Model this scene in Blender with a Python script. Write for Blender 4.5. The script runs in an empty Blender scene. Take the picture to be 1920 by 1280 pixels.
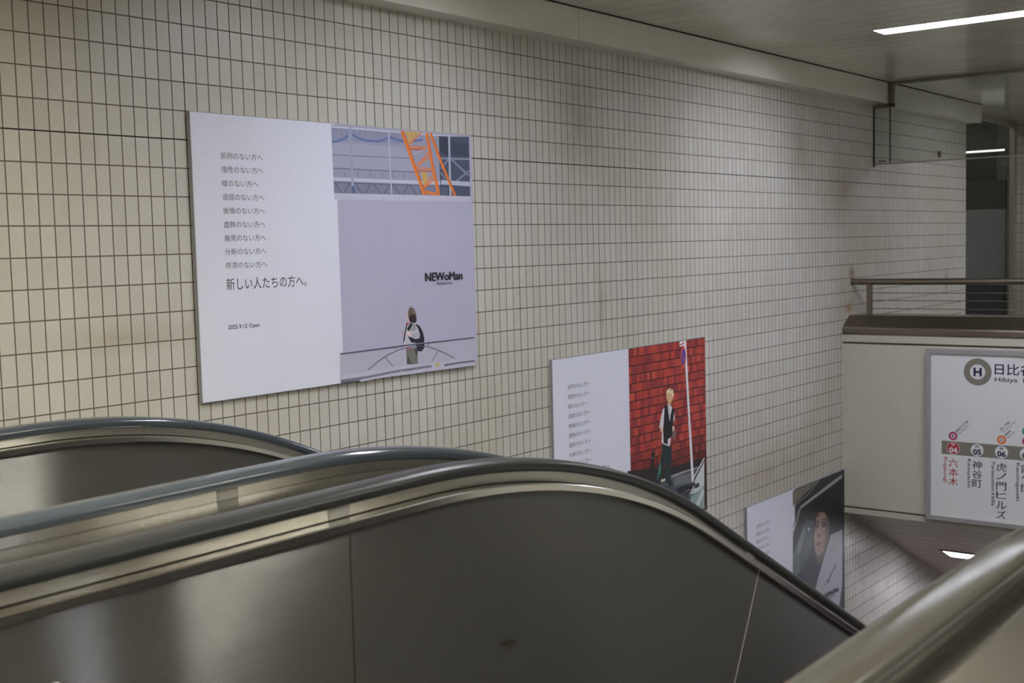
import bpy, bmesh, math, random
from mathutils import Vector, Matrix
random.seed(7)
SC = bpy.context.scene
COL = SC.collection
PI = math.pi

# ------------------------------------------------------------------ camera
TILE, ROW, ROW0 = 0.063, 0.063*1.89848, 1.96        # tile pitch, course height, height of the dark course
FPX, YAW, PITCH, ROLL = 2279.27, 0.905575, -0.0783, -0.025603
CAM = Vector((-3.23565, -4.25136, 1.48))
fw = Vector((math.sin(YAW)*math.cos(PITCH), math.cos(YAW)*math.cos(PITCH), math.sin(PITCH)))
rt = Vector((math.cos(YAW), -math.sin(YAW), 0)); up = rt.cross(fw)
RT = rt*math.cos(ROLL) + up*math.sin(ROLL)
UP = -rt*math.sin(ROLL) + up*math.cos(ROLL)
cd = bpy.data.cameras.new('camera'); cam = bpy.data.objects.new('camera', cd); COL.objects.link(cam)
M = Matrix((RT, UP, -fw)).transposed().to_4x4(); M.translation = CAM
cam.matrix_world = M
cd.sensor_width = 36; cd.lens = FPX/1920*36; cd.clip_start = 0.05; cd.clip_end = 200
cd.dof.use_dof = True; cd.dof.focus_distance = 5.2; cd.dof.aperture_fstop = 5.6
SC.camera = cam

# ------------------------------------------------------------------ world and exposure
w = bpy.data.worlds.new('world'); SC.world = w; w.use_nodes = True
w.node_tree.nodes['Background'].inputs[0].default_value = (0.8, 0.85, 1, 1)
w.node_tree.nodes['Background'].inputs[1].default_value = 0.02
vs = SC.view_settings
vs.view_transform = 'Standard'; vs.look = 'None'; vs.gamma = 1; vs.use_curve_mapping = False
vs.exposure = 0.0
LIGHT_E = 68.0

def px_on_wall(x, y, yp=0.0):
    """where the sight line of a photo pixel meets the vertical plane y = yp"""
    d = fw + RT*((x-960)/FPX) - UP*((y-640)/FPX)
    t = (yp-CAM.y)/d.y
    return CAM + d*t

# ------------------------------------------------------------------ helpers
def lin(c):
    def f(v):
        v /= 255
        return v/12.92 if v <= 0.04045 else ((v+0.055)/1.055)**2.4
    return (f(c[0]), f(c[1]), f(c[2]), 1)
MATS = {}
def mat(name, col, rough=0.5, metal=0.0, spec=0.5, emit=0.0):
    if name in MATS: return MATS[name]
    m = bpy.data.materials.new(name); m.use_nodes = True
    b = m.node_tree.nodes['Principled BSDF']
    b.inputs['Base Color'].default_value = lin(col) if max(col) > 1 else (*col[:3], 1)
    b.inputs['Roughness'].default_value = rough; b.inputs['Metallic'].default_value = metal
    b.inputs['Specular IOR Level'].default_value = spec
    if emit:
        b.inputs['Emission Color'].default_value = lin(col) if max(col) > 1 else (*col[:3], 1)
        b.inputs['Emission Strength'].default_value = emit
    MATS[name] = m
    return m
def link(name, me, m=None, parent=None):
    o = bpy.data.objects.new(name, me); COL.objects.link(o)
    if m is not None:
        for x in (m if isinstance(m, list) else [m]): me.materials.append(x)
    if parent is not None: o.parent = parent
    return o
def build(name, bm, m, parent=None, smooth=None, bevel=0, off=None):
    """one mesh object out of a bmesh; geometry is in world coordinates, off = world position of the parent"""
    bmesh.ops.recalc_face_normals(bm, faces=bm.faces[:])
    me = bpy.data.meshes.new(name)
    if off is not None: bmesh.ops.translate(bm, verts=bm.verts[:], vec=-Vector(off))
    elif parent is not None: bmesh.ops.translate(bm, verts=bm.verts[:], vec=-parent.location)
    bm.to_mesh(me); bm.free()
    o = link(name, me, m, parent)
    if bevel:
        b = o.modifiers.new('bevel', 'BEVEL'); b.width = bevel; b.segments = 2; b.limit_method = 'ANGLE'
    if smooth:
        for p in me.polygons: p.use_smooth = True
        me.set_sharp_from_angle(angle=smooth)
    return o
def box(bm, a, b):
    (x0, y0, z0), (x1, y1, z1) = a, b
    vs_ = [bm.verts.new(p) for p in ((x0,y0,z0),(x1,y0,z0),(x1,y1,z0),(x0,y1,z0),(x0,y0,z1),(x1,y0,z1),(x1,y1,z1),(x0,y1,z1))]
    for f in ((0,3,2,1),(4,5,6,7),(0,1,5,4),(1,2,6,5),(2,3,7,6),(3,0,4,7)): bm.faces.new([vs_[i] for i in f])
def BX(*ab):
    bm = bmesh.new()
    for a, b in ab: box(bm, a, b)
    return bm
def prism_y(bm, prof, y0, y1):
    """closed profile of (x, z) points drawn out from y0 to y1"""
    A = [bm.verts.new((x, y0, z)) for x, z in prof]; B = [bm.verts.new((x, y1, z)) for x, z in prof]
    n = len(prof)
    for i in range(n): bm.faces.new((A[i], A[(i+1)%n], B[(i+1)%n], B[i]))
    bm.faces.new(A); bm.faces.new(B[::-1])
def rod(bm, p, q, r, seg=16):
    p, q = Vector(p), Vector(q); d = (q-p).normalized()
    a = d.orthogonal().normalized(); b = d.cross(a)
    R0 = []; R1 = []
    for i in range(seg):
        t = 2*PI*i/seg; v = (a*math.cos(t)+b*math.sin(t))*r
        R0.append(bm.verts.new(p+v)); R1.append(bm.verts.new(q+v))
    for i in range(seg): bm.faces.new((R0[i], R0[(i+1)%seg], R1[(i+1)%seg], R1[i]))
    bm.faces.new(R0[::-1]); bm.faces.new(R1)
def tag(o, label, cat, group=None):
    o['label'] = label; o['category'] = cat
    if group: o['group'] = group
    return o
def empty(name, loc, label, cat, group=None):
    o = bpy.data.objects.new(name, None); COL.objects.link(o); o.location = loc; o.empty_display_size = 0.1
    return tag(o, label, cat, group)
def struct(o):
    o['kind'] = 'structure'; return o

# ------------------------------------------------------------------ node materials
def nt(m):
    t = m.node_tree; return t, t.nodes, t.links
class NG:
    """tiny helper to write node maths"""
    def __init__(s, m): s.t = m.node_tree; s.n = s.t.nodes; s.l = s.t.links
    def put(s, sock, v):
        if hasattr(v, 'is_output'): s.l.new(v, sock)
        else: sock.default_value = v
    def m(s, op, a, b=0.0, c=0.0):
        x = s.n.new('ShaderNodeMath'); x.operation = op
        s.put(x.inputs[0], a); s.put(x.inputs[1], b); s.put(x.inputs[2], c); return x.outputs[0]
    def mix(s, f, a, b):
        x = s.n.new('ShaderNodeMix'); x.data_type = 'RGBA'
        s.put(x.inputs[0], f); s.put(x.inputs[6], a); s.put(x.inputs[7], b); return x.outputs[2]
    def noise(s, vec, scale, detail=3, rough=0.5):
        x = s.n.new('ShaderNodeTexNoise'); x.inputs['Scale'].default_value = scale
        x.inputs['Detail'].default_value = detail; x.inputs['Roughness'].default_value = rough
        s.l.new(vec, x.inputs['Vector']); return x.outputs[0]
    def comb(s, x, y, z):
        c = s.n.new('ShaderNodeCombineXYZ'); s.put(c.inputs[0], x); s.put(c.inputs[1], y); s.put(c.inputs[2], z); return c.outputs[0]
    def ramp(s, v, a, b):
        x = s.n.new('ShaderNodeMapRange'); s.put(x.inputs[0], v); x.inputs[1].default_value = a; x.inputs[2].default_value = b; return x.outputs[0]

def tile_material(name, axis='X', patches=(), base=(202, 198, 191)):
    m = mat(name, base, 0.32); g = NG(m); b = g.n['Principled BSDF']
    tc = g.n.new('ShaderNodeTexCoord'); sp = g.n.new('ShaderNodeSeparateXYZ'); g.l.new(tc.outputs['Object'], sp.inputs[0])
    hx = sp.outputs[axis]; hz = sp.outputs['Z']
    u = g.m('DIVIDE', hx, TILE); v = g.m('DIVIDE', g.m('SUBTRACT', hz, ROW0), ROW)
    uf = g.m('FRACT', g.m('ADD', u, 1000.0)); vf = g.m('FRACT', g.m('ADD', v, 1000.0))
    ue = g.m('MINIMUM', uf, g.m('SUBTRACT', 1.0, uf)); ve = g.m('MINIMUM', vf, g.m('SUBTRACT', 1.0, vf))
    gu = g.m('LESS_THAN', ue, 0.0026/TILE); gv = g.m('LESS_THAN', ve, 0.0026/ROW)
    grout = g.m('MAXIMUM', gu, gv)
    # expansion joints every 18 tiles and the one black course line
    j = g.m('FRACT', g.m('ADD', g.m('DIVIDE', u, 18.0), 1000.5)); j = g.m('ABSOLUTE', g.m('SUBTRACT', j, 0.5))
    jm = g.m('LESS_THAN', j, 0.0023/(TILE*18))
    rm = g.m('LESS_THAN', g.m('ABSOLUTE', v), 0.0029/ROW)
    dark = g.m('MAXIMUM', jm, rm)
    # every tile its own tone, plus broad grime
    cell = g.comb(g.m('FLOOR', u), g.m('FLOOR', v), 0.0)
    wn = g.n.new('ShaderNodeTexWhiteNoise'); wn.noise_dimensions = '2D'; g.l.new(cell, wn.inputs['Vector'])
    tone = g.m('ADD', 0.95, g.m('MULTIPLY', wn.outputs['Value'], 0.09))
    c = g.mix(g.ramp(g.noise(tc.outputs['Object'], 0.9, 4), 0.45, 0.75), lin(base), lin((190, 184, 170)))
    c = g.mix(g.m('MULTIPLY', g.ramp(g.noise(tc.outputs['Object'], 5.0, 5, .65), 0.55, 0.8), 0.35), c, lin((172, 160, 138)))
    vm = g.n.new('ShaderNodeVectorMath'); vm.operation = 'SCALE'; g.l.new(c, vm.inputs[0]); g.l.new(tone, vm.inputs['Scale'])
    c = vm.outputs[0]
    for (p, r, col, k) in patches:        # rust, drip marks and broad brownish patches
        d = g.n.new('ShaderNodeVectorMath'); d.operation = 'SUBTRACT'; g.l.new(tc.outputs['Object'], d.inputs[0]); d.inputs[1].default_value = p
        e = g.n.new('ShaderNodeVectorMath'); e.operation = 'DIVIDE'; g.l.new(d.outputs[0], e.inputs[0]); e.inputs[1].default_value = r
        L = g.n.new('ShaderNodeVectorMath'); L.operation = 'LENGTH'; g.l.new(e.outputs[0], L.inputs[0])
        f = g.m('MULTIPLY', g.m('POWER', g.ramp(L.outputs['Value'], 1.0, 0.0), 1.6), k)
        f = g.m('MULTIPLY', f, g.m('ADD', 0.55, g.noise(tc.outputs['Object'], 14.0, 3)))
        c = g.mix(f, c, lin(col))
    c = g.mix(grout, c, lin((100, 90, 82)))
    c = g.mix(dark, c, lin((34, 32, 32)))
    g.l.new(c, b.inputs['Base Color'])
    g.l.new(g.m('ADD', 0.34, g.m('MULTIPLY', grout, 0.5)), b.inputs['Roughness'])
    bp = g.n.new('ShaderNodeBump'); bp.inputs['Strength'].default_value = 0.35; bp.inputs['Distance'].default_value = 0.002
    g.l.new(g.m('SUBTRACT', 1.0, g.m('MAXIMUM', grout, dark)), bp.inputs['Height']); g.l.new(bp.outputs[0], b.inputs['Normal'])
    return m

def panel_line_material(name, axis, pitch, base, rough, phase=0.0, linecol=(40, 36, 32), wid=0.004):
    """painted metal strips lying side by side with a thin dark joint"""
    m = mat(name, base, rough); g = NG(m); b = g.n['Principled BSDF']
    tc = g.n.new('ShaderNodeTexCoord'); sp = g.n.new('ShaderNodeSeparateXYZ'); g.l.new(tc.outputs['Object'], sp.inputs[0])
    u = g.m('FRACT', g.m('ADD', g.m('DIVIDE', g.m('SUBTRACT', sp.outputs[axis], phase), pitch), 1000.0))
    e = g.m('MINIMUM', u, g.m('SUBTRACT', 1.0, u))
    c = g.mix(g.ramp(g.noise(tc.outputs['Object'], 1.7, 4), .4, .8), lin(base), lin(tuple(int(x*.92) for x in base)))
    c = g.mix(g.m('LESS_THAN', e, wid/2/pitch), c, lin(linecol))
    g.l.new(c, b.inputs['Base Color'])
    return m

def steel_material(name, col=(150, 146, 138), rough=0.3, aniso=0.0, rot=0.0, uv=False, rv=0.08, smear=0.5):
    m = mat(name, col, rough, 1.0); g = NG(m); b = g.n['Principled BSDF']
    tc = g.n.new('ShaderNodeTexCoord')
    mp = g.n.new('ShaderNodeMapping'); mp.inputs['Scale'].default_value = (1.5, 60, 60) if not uv else (1.5, 260, 1)
    g.l.new(tc.outputs['UV' if uv else 'Object'], mp.inputs['Vector'])
    n = g.noise(mp.outputs[0], 4.0, 3)
    g.l.new(g.m('ADD', rough-rv/2, g.m('MULTIPLY', n, rv)), b.inputs['Roughness'])
    if aniso:                            # brushed along the length: reflections smear across it
        b.inputs['Anisotropic'].default_value = aniso; b.inputs['Anisotropic Rotation'].default_value = rot
        tg = g.n.new('ShaderNodeTangent'); tg.direction_type = 'UV_MAP'; g.l.new(tg.outputs[0], b.inputs['Tangent'])
        m2 = g.n.new('ShaderNodeMapping'); m2.inputs['Scale'].default_value = (37, 9000, 1); g.l.new(tc.outputs['UV'], m2.inputs['Vector'])
        wn = g.n.new('ShaderNodeTexWhiteNoise'); wn.noise_dimensions = '2D'; g.l.new(m2.outputs[0], wn.inputs['Vector'])
        m3 = g.n.new('ShaderNodeMapping'); m3.inputs['Scale'].default_value = (2.2, 420, 1); g.l.new(tc.outputs['UV'], m3.inputs['Vector'])
        k = g.m('ADD', g.m('MULTIPLY', g.m('SUBTRACT', wn.outputs['Value'], 0.5), smear), g.m('MULTIPLY', g.m('SUBTRACT', g.noise(m3.outputs[0], 1.0, 2), 0.5), smear*0.16))
        ge = g.n.new('ShaderNodeNewGeometry'); ad = g.n.new('ShaderNodeVectorMath'); ad.operation = 'ADD'
        g.l.new(ge.outputs['Normal'], ad.inputs[0]); g.l.new(g.comb(0.0, 0.0, k), ad.inputs[1])
        nm = g.n.new('ShaderNodeVectorMath'); nm.operation = 'NORMALIZE'; g.l.new(ad.outputs[0], nm.inputs[0]); g.l.new(nm.outputs[0], b.inputs['Normal'])
    return m

M_tile = tile_material('wall_tile', 'X', patches=[
    ((7.06, 0, 1.17), (0.10, 1, 0.10), (120, 80, 40), 0.9), ((7.0, 0, 0.86), (0.16, 1, 0.10), (150, 110, 60), 0.9),
    ((7.1, 0, 1.0), (0.10, 1, 0.3), (120, 112, 108), 0.45), ((2.9, 0, 2.25), (0.45, 1, 0.6), (150, 136, 118), 0.7),  # the second one is a broad browner patch high on the wall
    ((6.9, 0, 1.9), (0.5, 1, 0.5), (150, 126, 108), 0.6), ((6.0, 0, 2.2), (0.35, 1, 0.5), (150, 128, 112), 0.6),
    ((3.1, 0, 1.1), (0.06, 1, 0.45), (140, 110, 84), 0.5), ((9.55, 0, 1.0), (0.07, 1, 0.2), (120, 90, 66), 0.8),
    ((-0.35, 0, 1.15), (0.7, 1, 0.09), (150, 126, 92), 0.35), ((5.2, 0, -0.35), (1.1, 1, 0.35), (160, 138, 112), 0.4)])
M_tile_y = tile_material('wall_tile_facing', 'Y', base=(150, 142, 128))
M_tile_shaded = tile_material('wall_tile_shaded', 'Y', base=(96, 95, 88))  # same wall tile with the recess shade put into its base colour
M_ceil = panel_line_material('ceiling_strips', 'X', 0.203, (212, 206, 192), 0.13, 2.545)
M_soff = panel_line_material('soffit_strips', 'X', 0.185, (204, 192, 186), 0.4, 6.966, (44, 34, 30), 0.008)
M_beam = mat('beam_paint', (222, 218, 206), 0.2)
M_cream = mat('panel_paint', (194, 191, 180), 0.35)
M_strip = mat('white_strip', (190, 186, 174), 0.4)
M_brown = mat('groove_brown', (92, 76, 60), 0.5)
M_black = mat('gap_black', (26, 25, 23), 0.7)
M_floor = mat('floor_stone', (208, 206, 202), 0.4)
M_lowfloor = mat('lower_floor_stone', (196, 190, 184), 0.4)
M_plain = mat('plain_wall', (220, 220, 217), 0.5)
M_steel = steel_material('satin_steel', (118, 114, 107), 0.22)
for _m in (M_steel,): _m.node_tree.nodes['Principled BSDF'].inputs['Metallic'].default_value = 0.85
M_bright = steel_material('bright_steel', (190, 186, 178), 0.2)
M_capst = steel_material('cap_steel', (140, 131, 119), 0.34)
M_panel = steel_material('brushed_panel', (138, 137, 134), 0.13, 0.9, 0.25, True, 0.04, 1.0)
M_panel.node_tree.nodes['Principled BSDF'].inputs['Metallic'].default_value = 0.85
M_guide = steel_material('brushed_strip', (204, 201, 192), 0.13, 0.9, 0.25, True, 0.04, 0.55)
M_rub = mat('grey_rubber', (60, 66, 74), 0.12, 0, 0.5)
M_rubm = mat('matt_grey_rubber', (44, 45, 46), 0.28, 0, 0.24)
M_rubn = mat('warm_grey_rubber', (66, 64, 59), 0.17, 0, 0.32)  # warmer grey copy of the rubber for the near handrail
M_alu = mat('anodised_aluminium', (166, 163, 166), 0.38, .25)
M_white = mat('print_white', (228, 229, 246), 0.45)
M_inkg = mat('print_grey_ink', (84, 84, 92), 0.5)
M_ink = mat('print_ink', (34, 33, 40), 0.5)
M_sign = mat('sign_white', (222, 223, 228), 0.35)

# ------------------------------------------------------------------ lamps
M_lamp = mat('lamp_diffuser', (0.87, 0.91, 1.0), 0.5, emit=LIGHT_E)
M_lampw = mat('lamp_diffuser_warm', (1.0, 0.95, 0.76), 0.5, emit=LIGHT_E*1.5)
M_lampw2 = mat('lamp_diffuser_back', (1.0, 0.98, 0.88), 0.5, emit=LIGHT_E*1.2)
M_lampd = mat('lamp_diffuser_dim', (0.87, 0.91, 1.0), 0.5, emit=LIGHT_E*0.38)
M_lamps = mat('lamp_diffuser_low', (0.92, 0.91, 1.0), 0.5, emit=LIGHT_E*0.2)
CEIL = 2.854
def strip_light(x, y0, y1, label, m, w=0.21, d=0.055):
    t = empty('ceiling_light', (x, y0, CEIL), label, 'light', 'recessed strip lights in the upper ceiling')
    h = w/2
    build('housing', BX(((x-h-.004, y1, CEIL), (x-h, y0, CEIL+d)), ((x+h, y1, CEIL), (x+h+.004, y0, CEIL+d)),
                        ((x-h-.004, y0, CEIL), (x+h+.004, y0+.004, CEIL+d)), ((x-h-.004, y1-.004, CEIL), (x+h+.004, y1, CEIL+d)),
                        ((x-h-.004, y1-.004, CEIL+d), (x+h+.004, y0+.004, CEIL+d+.012))), mat('lamp_housing', (200, 200, 200), 0.4), t)
    build('diffuser', BX(((x-.08, y1+.006, CEIL+d-.012), (x+.08, y0-.006, CEIL+d-.002))), m, t)
LX = [(-6.2, 'recessed strip light at the far left end of the upper ceiling', M_lampw),
      (-2.5, 'recessed strip light in the ceiling over the escalator landing', M_lampw),
      (1.2, 'recessed strip light in the ceiling above the largest poster', M_lamp),
      (4.9, 'long white strip light recessed in the glossy ceiling, upper right', M_lamp),
      (9.1, 'recessed strip light in the ceiling behind the hanging glass screen', M_lampd),
      (11.7, 'recessed strip light in the ceiling in front of the far tiled wall', M_lampd)]  # last entry is an added lamp, out of view, to brighten the far end
HOLES = []
for x, lb, m in LX:
    yb = -2.35 if 0 < x < 2 else -3.4
    strip_light(x, -1.09, yb, lb, m); HOLES.append((x, -1.09, yb))
for x, lb, m in LX[1:3]:
    strip_light(x, -4.45, -6.4, lb.replace('recessed strip light', 'second strip light, farther from the tiled wall,'), M_lampw2); HOLES.append((x, -4.45, -6.4))

strip_light(1.2, -7.4, -8.0, 'short third strip light, at the front of the ceiling, farthest from the tiled wall', M_lamp); HOLES.append((1.2, -7.4, -8.0))

# ------------------------------------------------------------------ the setting
XL, XE, YF = -8.0, 10.17, -9.6          # left end, end of the tiled wall, wall behind the photographer
LOWZ = -4.1
# back wall: tiled, runs down past the opening to the lower floor
struct(build('wall_back', BX(((XL, 0, LOWZ), (XE, 0.35, CEIL+.12)), ((XE, 0, LOWZ), (16.0, 0.35, -0.3))), M_tile))
# ceiling with slots for the recessed lights
def ceiling():
    bm = bmesh.new(); xs = sorted({XL, 14.0, *[x-.105 for x, _, _ in HOLES], *[x+.105 for x, _, _ in HOLES]})
    ys = [YF, -8.0, -7.4, -6.4, -4.45, -3.4, -2.35, -1.09, 0.2]
    V = {}
    def v(x, y):
        if (x, y) not in V: V[(x, y)] = bm.verts.new((x, y, CEIL))
        return V[(x, y)]
    for i in range(len(xs)-1):
        for j in range(len(ys)-1):
            cx, cy = (xs[i]+xs[i+1])/2, (ys[j]+ys[j+1])/2
            if any(abs(cx-x) < .1 and y1 < cy < y0 for x, y0, y1 in HOLES): continue
            bm.faces.new((v(xs[i], ys[j]), v(xs[i], ys[j+1]), v(xs[i+1], ys[j+1]), v(xs[i+1], ys[j])))
    return bm
struct(build('ceiling', ceiling(), M_ceil))
struct(build('ceiling_upper', BX(((XL, YF, CEIL+.16), (14.0, 4.0, CEIL+.24))), M_plain))
# painted duct box along the top of the tiled wall
bm = BX(((XL, -.149, 2.665), (2.697, -.0005, CEIL-.006)), ((2.700, -.149, 2.665), (7.525, -.0005, CEIL-.006)), ((7.615, -.149, 2.665), (10.215, -.0005, CEIL-.006)), ((10.172, -.0005, 2.665), (10.215, 0.3, CEIL-.006)))
struct(build('trim_1', bm, M_beam))
struct(build('trim_2', BX(((XL, -.16, CEIL-.004), (10.215, -.152, CEIL))), M_black))
# upper landing floor, floor beyond the opening, lower floor
struct(build('floor', BX(((XL, YF, -.3), (14, -3.86, 0)), ((XL, -3.86, -.3), (-1.9, -.0005, -.0005)), ((7.35, -3.86, -.3), (14, -.0005, 0)), ((10.17, -.0005, -.3), (14, 4, 0))), M_floor))
struct(build('floor_lower', BX(((-4, YF, LOWZ-.2), (16, -.0005, LOWZ))), M_lowfloor))
struct(build('wall_left', BX(((XL-.2, YF, 0), (XL, 0, CEIL))), M_plain))
struct(build('wall_front', BX(((XL, YF-.2, 0), (14, YF, CEIL))), mat('front_wall', (218, 218, 214), .5)))
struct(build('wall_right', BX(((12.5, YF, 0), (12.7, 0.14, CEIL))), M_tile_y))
struct(build('trim_3', BX(((12.46, 0.142, 0), (12.52, 0.2, CEIL-.002))), mat('corner_trim', (140, 132, 118), .35)))
struct(build('trim_4', BX(((10.22, 0.15, 2.79), (12.5, 0.2, CEIL-.002))), mat('ceiling_edge_trim', (140, 134, 120), .35)))
struct(build('wall_recess', BX(((12.7, 0.2, 0), (12.74, 0.42, CEIL+.1)),), M_tile_shaded))
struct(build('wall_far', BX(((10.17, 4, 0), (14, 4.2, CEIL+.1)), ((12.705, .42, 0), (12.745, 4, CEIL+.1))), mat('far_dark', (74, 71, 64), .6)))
struct(build('wall_lower_end', BX(((15.8, YF, LOWZ), (16, -.0005, -.8))), M_plain))
struct(build('wall_lower_left', BX(((-4.2, YF, LOWZ), (-4, -.0005, -.3))), M_plain))
struct(build('wall_lower_front', BX(((-4, -8.7, LOWZ), (16, -8.5, -.31))), M_plain))
# closed side of the opening towards the landing
struct(build('wall_opening_end', BX(((-1.95, -3.86, LOWZ), (-1.9, -.0005, -.3))), M_plain))
# sloping ceiling over the lower half of the escalators, with an edge strip along the wall
def slope(bm, y0, y1, th, dz=0):
    prism_y(bm, [(6.963, -.965+dz), (12.6, -.965+dz-5.637*.4556), (15.9, -.965+dz-5.637*.4556), (15.9, -.965+dz-5.637*.4556+th), (12.6, -.965+dz-5.637*.4556+th), (6.963, -.965+dz+th)], y0, y1)
bm = bmesh.new(); slope(bm, -8.5, -.0005, .12)
struct(build('ceiling_lower', bm, M_soff))
bm = bmesh.new(); slope(bm, -.015, -.0006, .042, -.043)
struct(build('trim_5', bm, mat('soffit_edge', (196, 190, 184), .5)))

# far recess: dark shutter wall with header and a slim tube light
bm = BX(((12.69, .2, 1.797), (12.704, 3.4, 2.158)))
t = empty('shutter', (12.68, .27, 0), 'dark grey shutter with a header in the recess beyond the tiled wall', 'shutter')
build('curtain', BX(((12.668, .30, .88), (12.70, 3.2, 1.797))), mat('shutter_grey', (150, 150, 148), .4), t)
build('header', BX(((12.655, .30, 1.80), (12.70, 3.2, 2.155))), mat('shutter_header', (86, 83, 74), .5), t)
build('lower_panel', BX(((12.672, .30, .02), (12.70, 3.2, .87))), mat('shutter_low', (84, 86, 84), .4), t)
bm.free()
t = empty('tube_light', (12.6, .3, 2.517), 'thin white tube light seen in the dark recess past the wall end', 'light')
bm = bmesh.new(); rod(bm, (12.6, .30, 2.517), (12.6, 2.0, 2.517), .011); build('tube', bm, mat('tube_glow', (1, .98, .93), .5, emit=1.7), t)
build('batten', BX(((12.612, .30, 2.505), (12.68, 2.0, 2.53))), mat('batten_grey', (90, 88, 82), .5), t)

t = empty('ceiling_light', (11.4, .36, 3.0), 'added fill light hidden behind the ceiling edge, brightening the recess beyond the tiled wall', 'light')  # invented fill light, kept out of sight, to lift the dark shutter
build('diffuser', BX(((10.6, .30, 2.985), (12.2, .42, 2.997))), mat('recess_fill', (.95, .97, 1), .5, emit=6), t)
build('housing', BX(((10.58, .28, 2.998), (12.22, .44, 3.013))), mat('lamp_housing', (170, 170, 170), .4), t)

# light set in the sloping ceiling
def slope_z(x): return -.965-(x-6.963)*.4556
def soffit_light(x, y0, y1, label):
    t = empty('soffit_light', (x, y0, slope_z(x)), label, 'light', 'lights in the sloping soffit')
    th = math.atan(.4556); c, s = math.cos(th), math.sin(th)
    def P(a, n): return (x+a*c-n*s*-1*-1, slope_z(x)-a*s-n*c)
    bm = bmesh.new(); prism_y(bm, [P(-.13, -.001), P(.13, -.001), P(.13, .006), P(-.13, .006)], y1, y0); build('diffuser', bm, M_lamps, t)
    bm = bmesh.new()
    prism_y(bm, [P(-.155, -.001), P(-.132, -.001), P(-.132, .012), P(-.155, .012)], y1, y0)
    prism_y(bm, [P(.132, -.001), P(.155, -.001), P(.155, .012), P(.132, .012)], y1, y0)
    prism_y(bm, [P(-.155, -.001), P(.155, -.001), P(.155, .012), P(-.155, .012)], y0+.001, y0+.02)
    build('frame', bm, mat('lamp_frame', (70, 58, 52), .5), t)
soffit_light(8.19, -.46, -2.2, 'small white strip light glowing in the sloping soffit under the station sign')
soffit_light(8.19, -4.5, -6.6, 'second strip light across the sloping soffit, away from the tiled wall')
soffit_light(10.7, -.46, -2.2, 'strip light farther down the sloping soffit, behind the steel balustrade')

# ------------------------------------------------------------------ escalators
XS, RR, TH, ZT = -1.24, 2.8, math.radians(28.75), 0.975
X0, ZLOW = -4.2, ZT+LOWZ
def path():
    """top line of the handrails: flat, bend, slope, bend, flat -> (x, z, normal x, normal z, arc length)"""
    pts = []
    n0 = 10
    for i in range(n0+1): pts.append((X0+(XS-X0)*i/n0, ZT, 0.0))
    for i in range(1, 25):
        a = TH*i/24; pts.append((XS+RR*math.sin(a), ZT-RR*(1-math.cos(a)), a))
    x1, z1, _ = pts[-1]
    dz = z1-(ZLOW+RR*(1-math.cos(TH))); L = dz/math.sin(TH)
    for i in range(1, 13): pts.append((x1+L*math.cos(TH)*i/12, z1-dz*i/12, TH))
    x2, z2, _ = pts[-1]
    for i in range(1, 17):
        a = TH*(1-i/16); pts.append((x2+RR*(math.sin(TH)-math.sin(a)), ZLOW+RR*(1-math.cos(a)), a))
    x3 = pts[-1][0]
    for i in range(1, 3): pts.append((x3+1.0*i/2, ZLOW, 0.0))
    out = []; s = 0
    for i, (x, z, a) in enumerate(pts):
        if i: s += math.hypot(x-pts[i-1][0], z-pts[i-1][1])
        out.append((x, z, math.sin(a), math.cos(a), s))
    return out
PATH = path()
def at_s(s):
    for i in range(len(PATH)-1):
        a, b = PATH[i], PATH[i+1]
        if a[4] <= s <= b[4]+1e-9:
            t = (s-a[4])/(b[4]-a[4]); return tuple(a[k]+(b[k]-a[k])*t for k in range(5))
    return PATH[-1]
def sub_path(s0, s1):
    return [at_s(s0)] + [p for p in PATH if s0+1e-4 < p[4] < s1-1e-4] + [at_s(s1)]
SEND = PATH[-1][4]
def sweep(sec, s0=0.0, s1=None, closed=True, pre=()):
    """sec: (y, n) points, n measured along the path normal from the handrail top; UV = (arc length, n)"""
    bm = bmesh.new(); uvl = bm.loops.layers.uv.new('UVMap')
    P = list(pre)+sub_path(s0, SEND if s1 is None else s1); rings = []
    for x, z, nx, nz, s in P:
        rings.append([bm.verts.new((x+nx*n, y, z+nz*n)) for y, n in sec])
    k = len(sec); per = [0]
    for i in range(k): per.append(per[-1]+math.hypot(sec[(i+1) % k][0]-sec[i][0], sec[(i+1) % k][1]-sec[i][1]))
    for r in range(len(rings)-1):
        for i in range(k if closed else k-1):
            f = bm.faces.new((rings[r][i], rings[r+1][i], rings[r+1][(i+1) % k], rings[r][(i+1) % k]))
            uu = [(P[r][4], per[i]), (P[r+1][4], per[i]), (P[r+1][4], per[i+1]), (P[r][4], per[i+1])]
            for lp, q in zip(f.loops, uu): lp[uvl].uv = q
    if closed:
        for R in (rings[0], rings[-1]):
            try: bm.faces.new(R)
            except ValueError: pass
    return bm
NR = .36
NEWEL = [(X0-NR*math.sin(f), ZT-NR+NR*math.cos(f), -math.sin(f), math.cos(f), -NR*f) for f in [PI-PI*i/20 for i in range(20)]]
def newel_plate(c, hw):
    bm = bmesh.new(); r = NR-.03
    pr = [(X0-r*math.sin(PI-PI*i/20), ZT-NR+r*math.cos(PI-PI*i/20)) for i in range(21)]+[(X0+.001, 0.001), (X0-.1, 0.001)]
    prism_y(bm, pr, c-hw, c+hw); return bm
def rail_section(c, a, top=0.0, b=-0.032):
    pts = []
    for i in range(17):
        t = PI*i/16; ct, st = math.cos(t), math.sin(t)
        pts.append((c+a*math.copysign(abs(ct)**.75, ct), b*.62+(top-b*.62)*st**.8))
    pts += [(c-a*.96, b*.9), (c-a*.8, b), (c-a*.58, b), (c+a*.58, b), (c+a*.8, b), (c+a*.96, b*.9)]
    return pts
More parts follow.
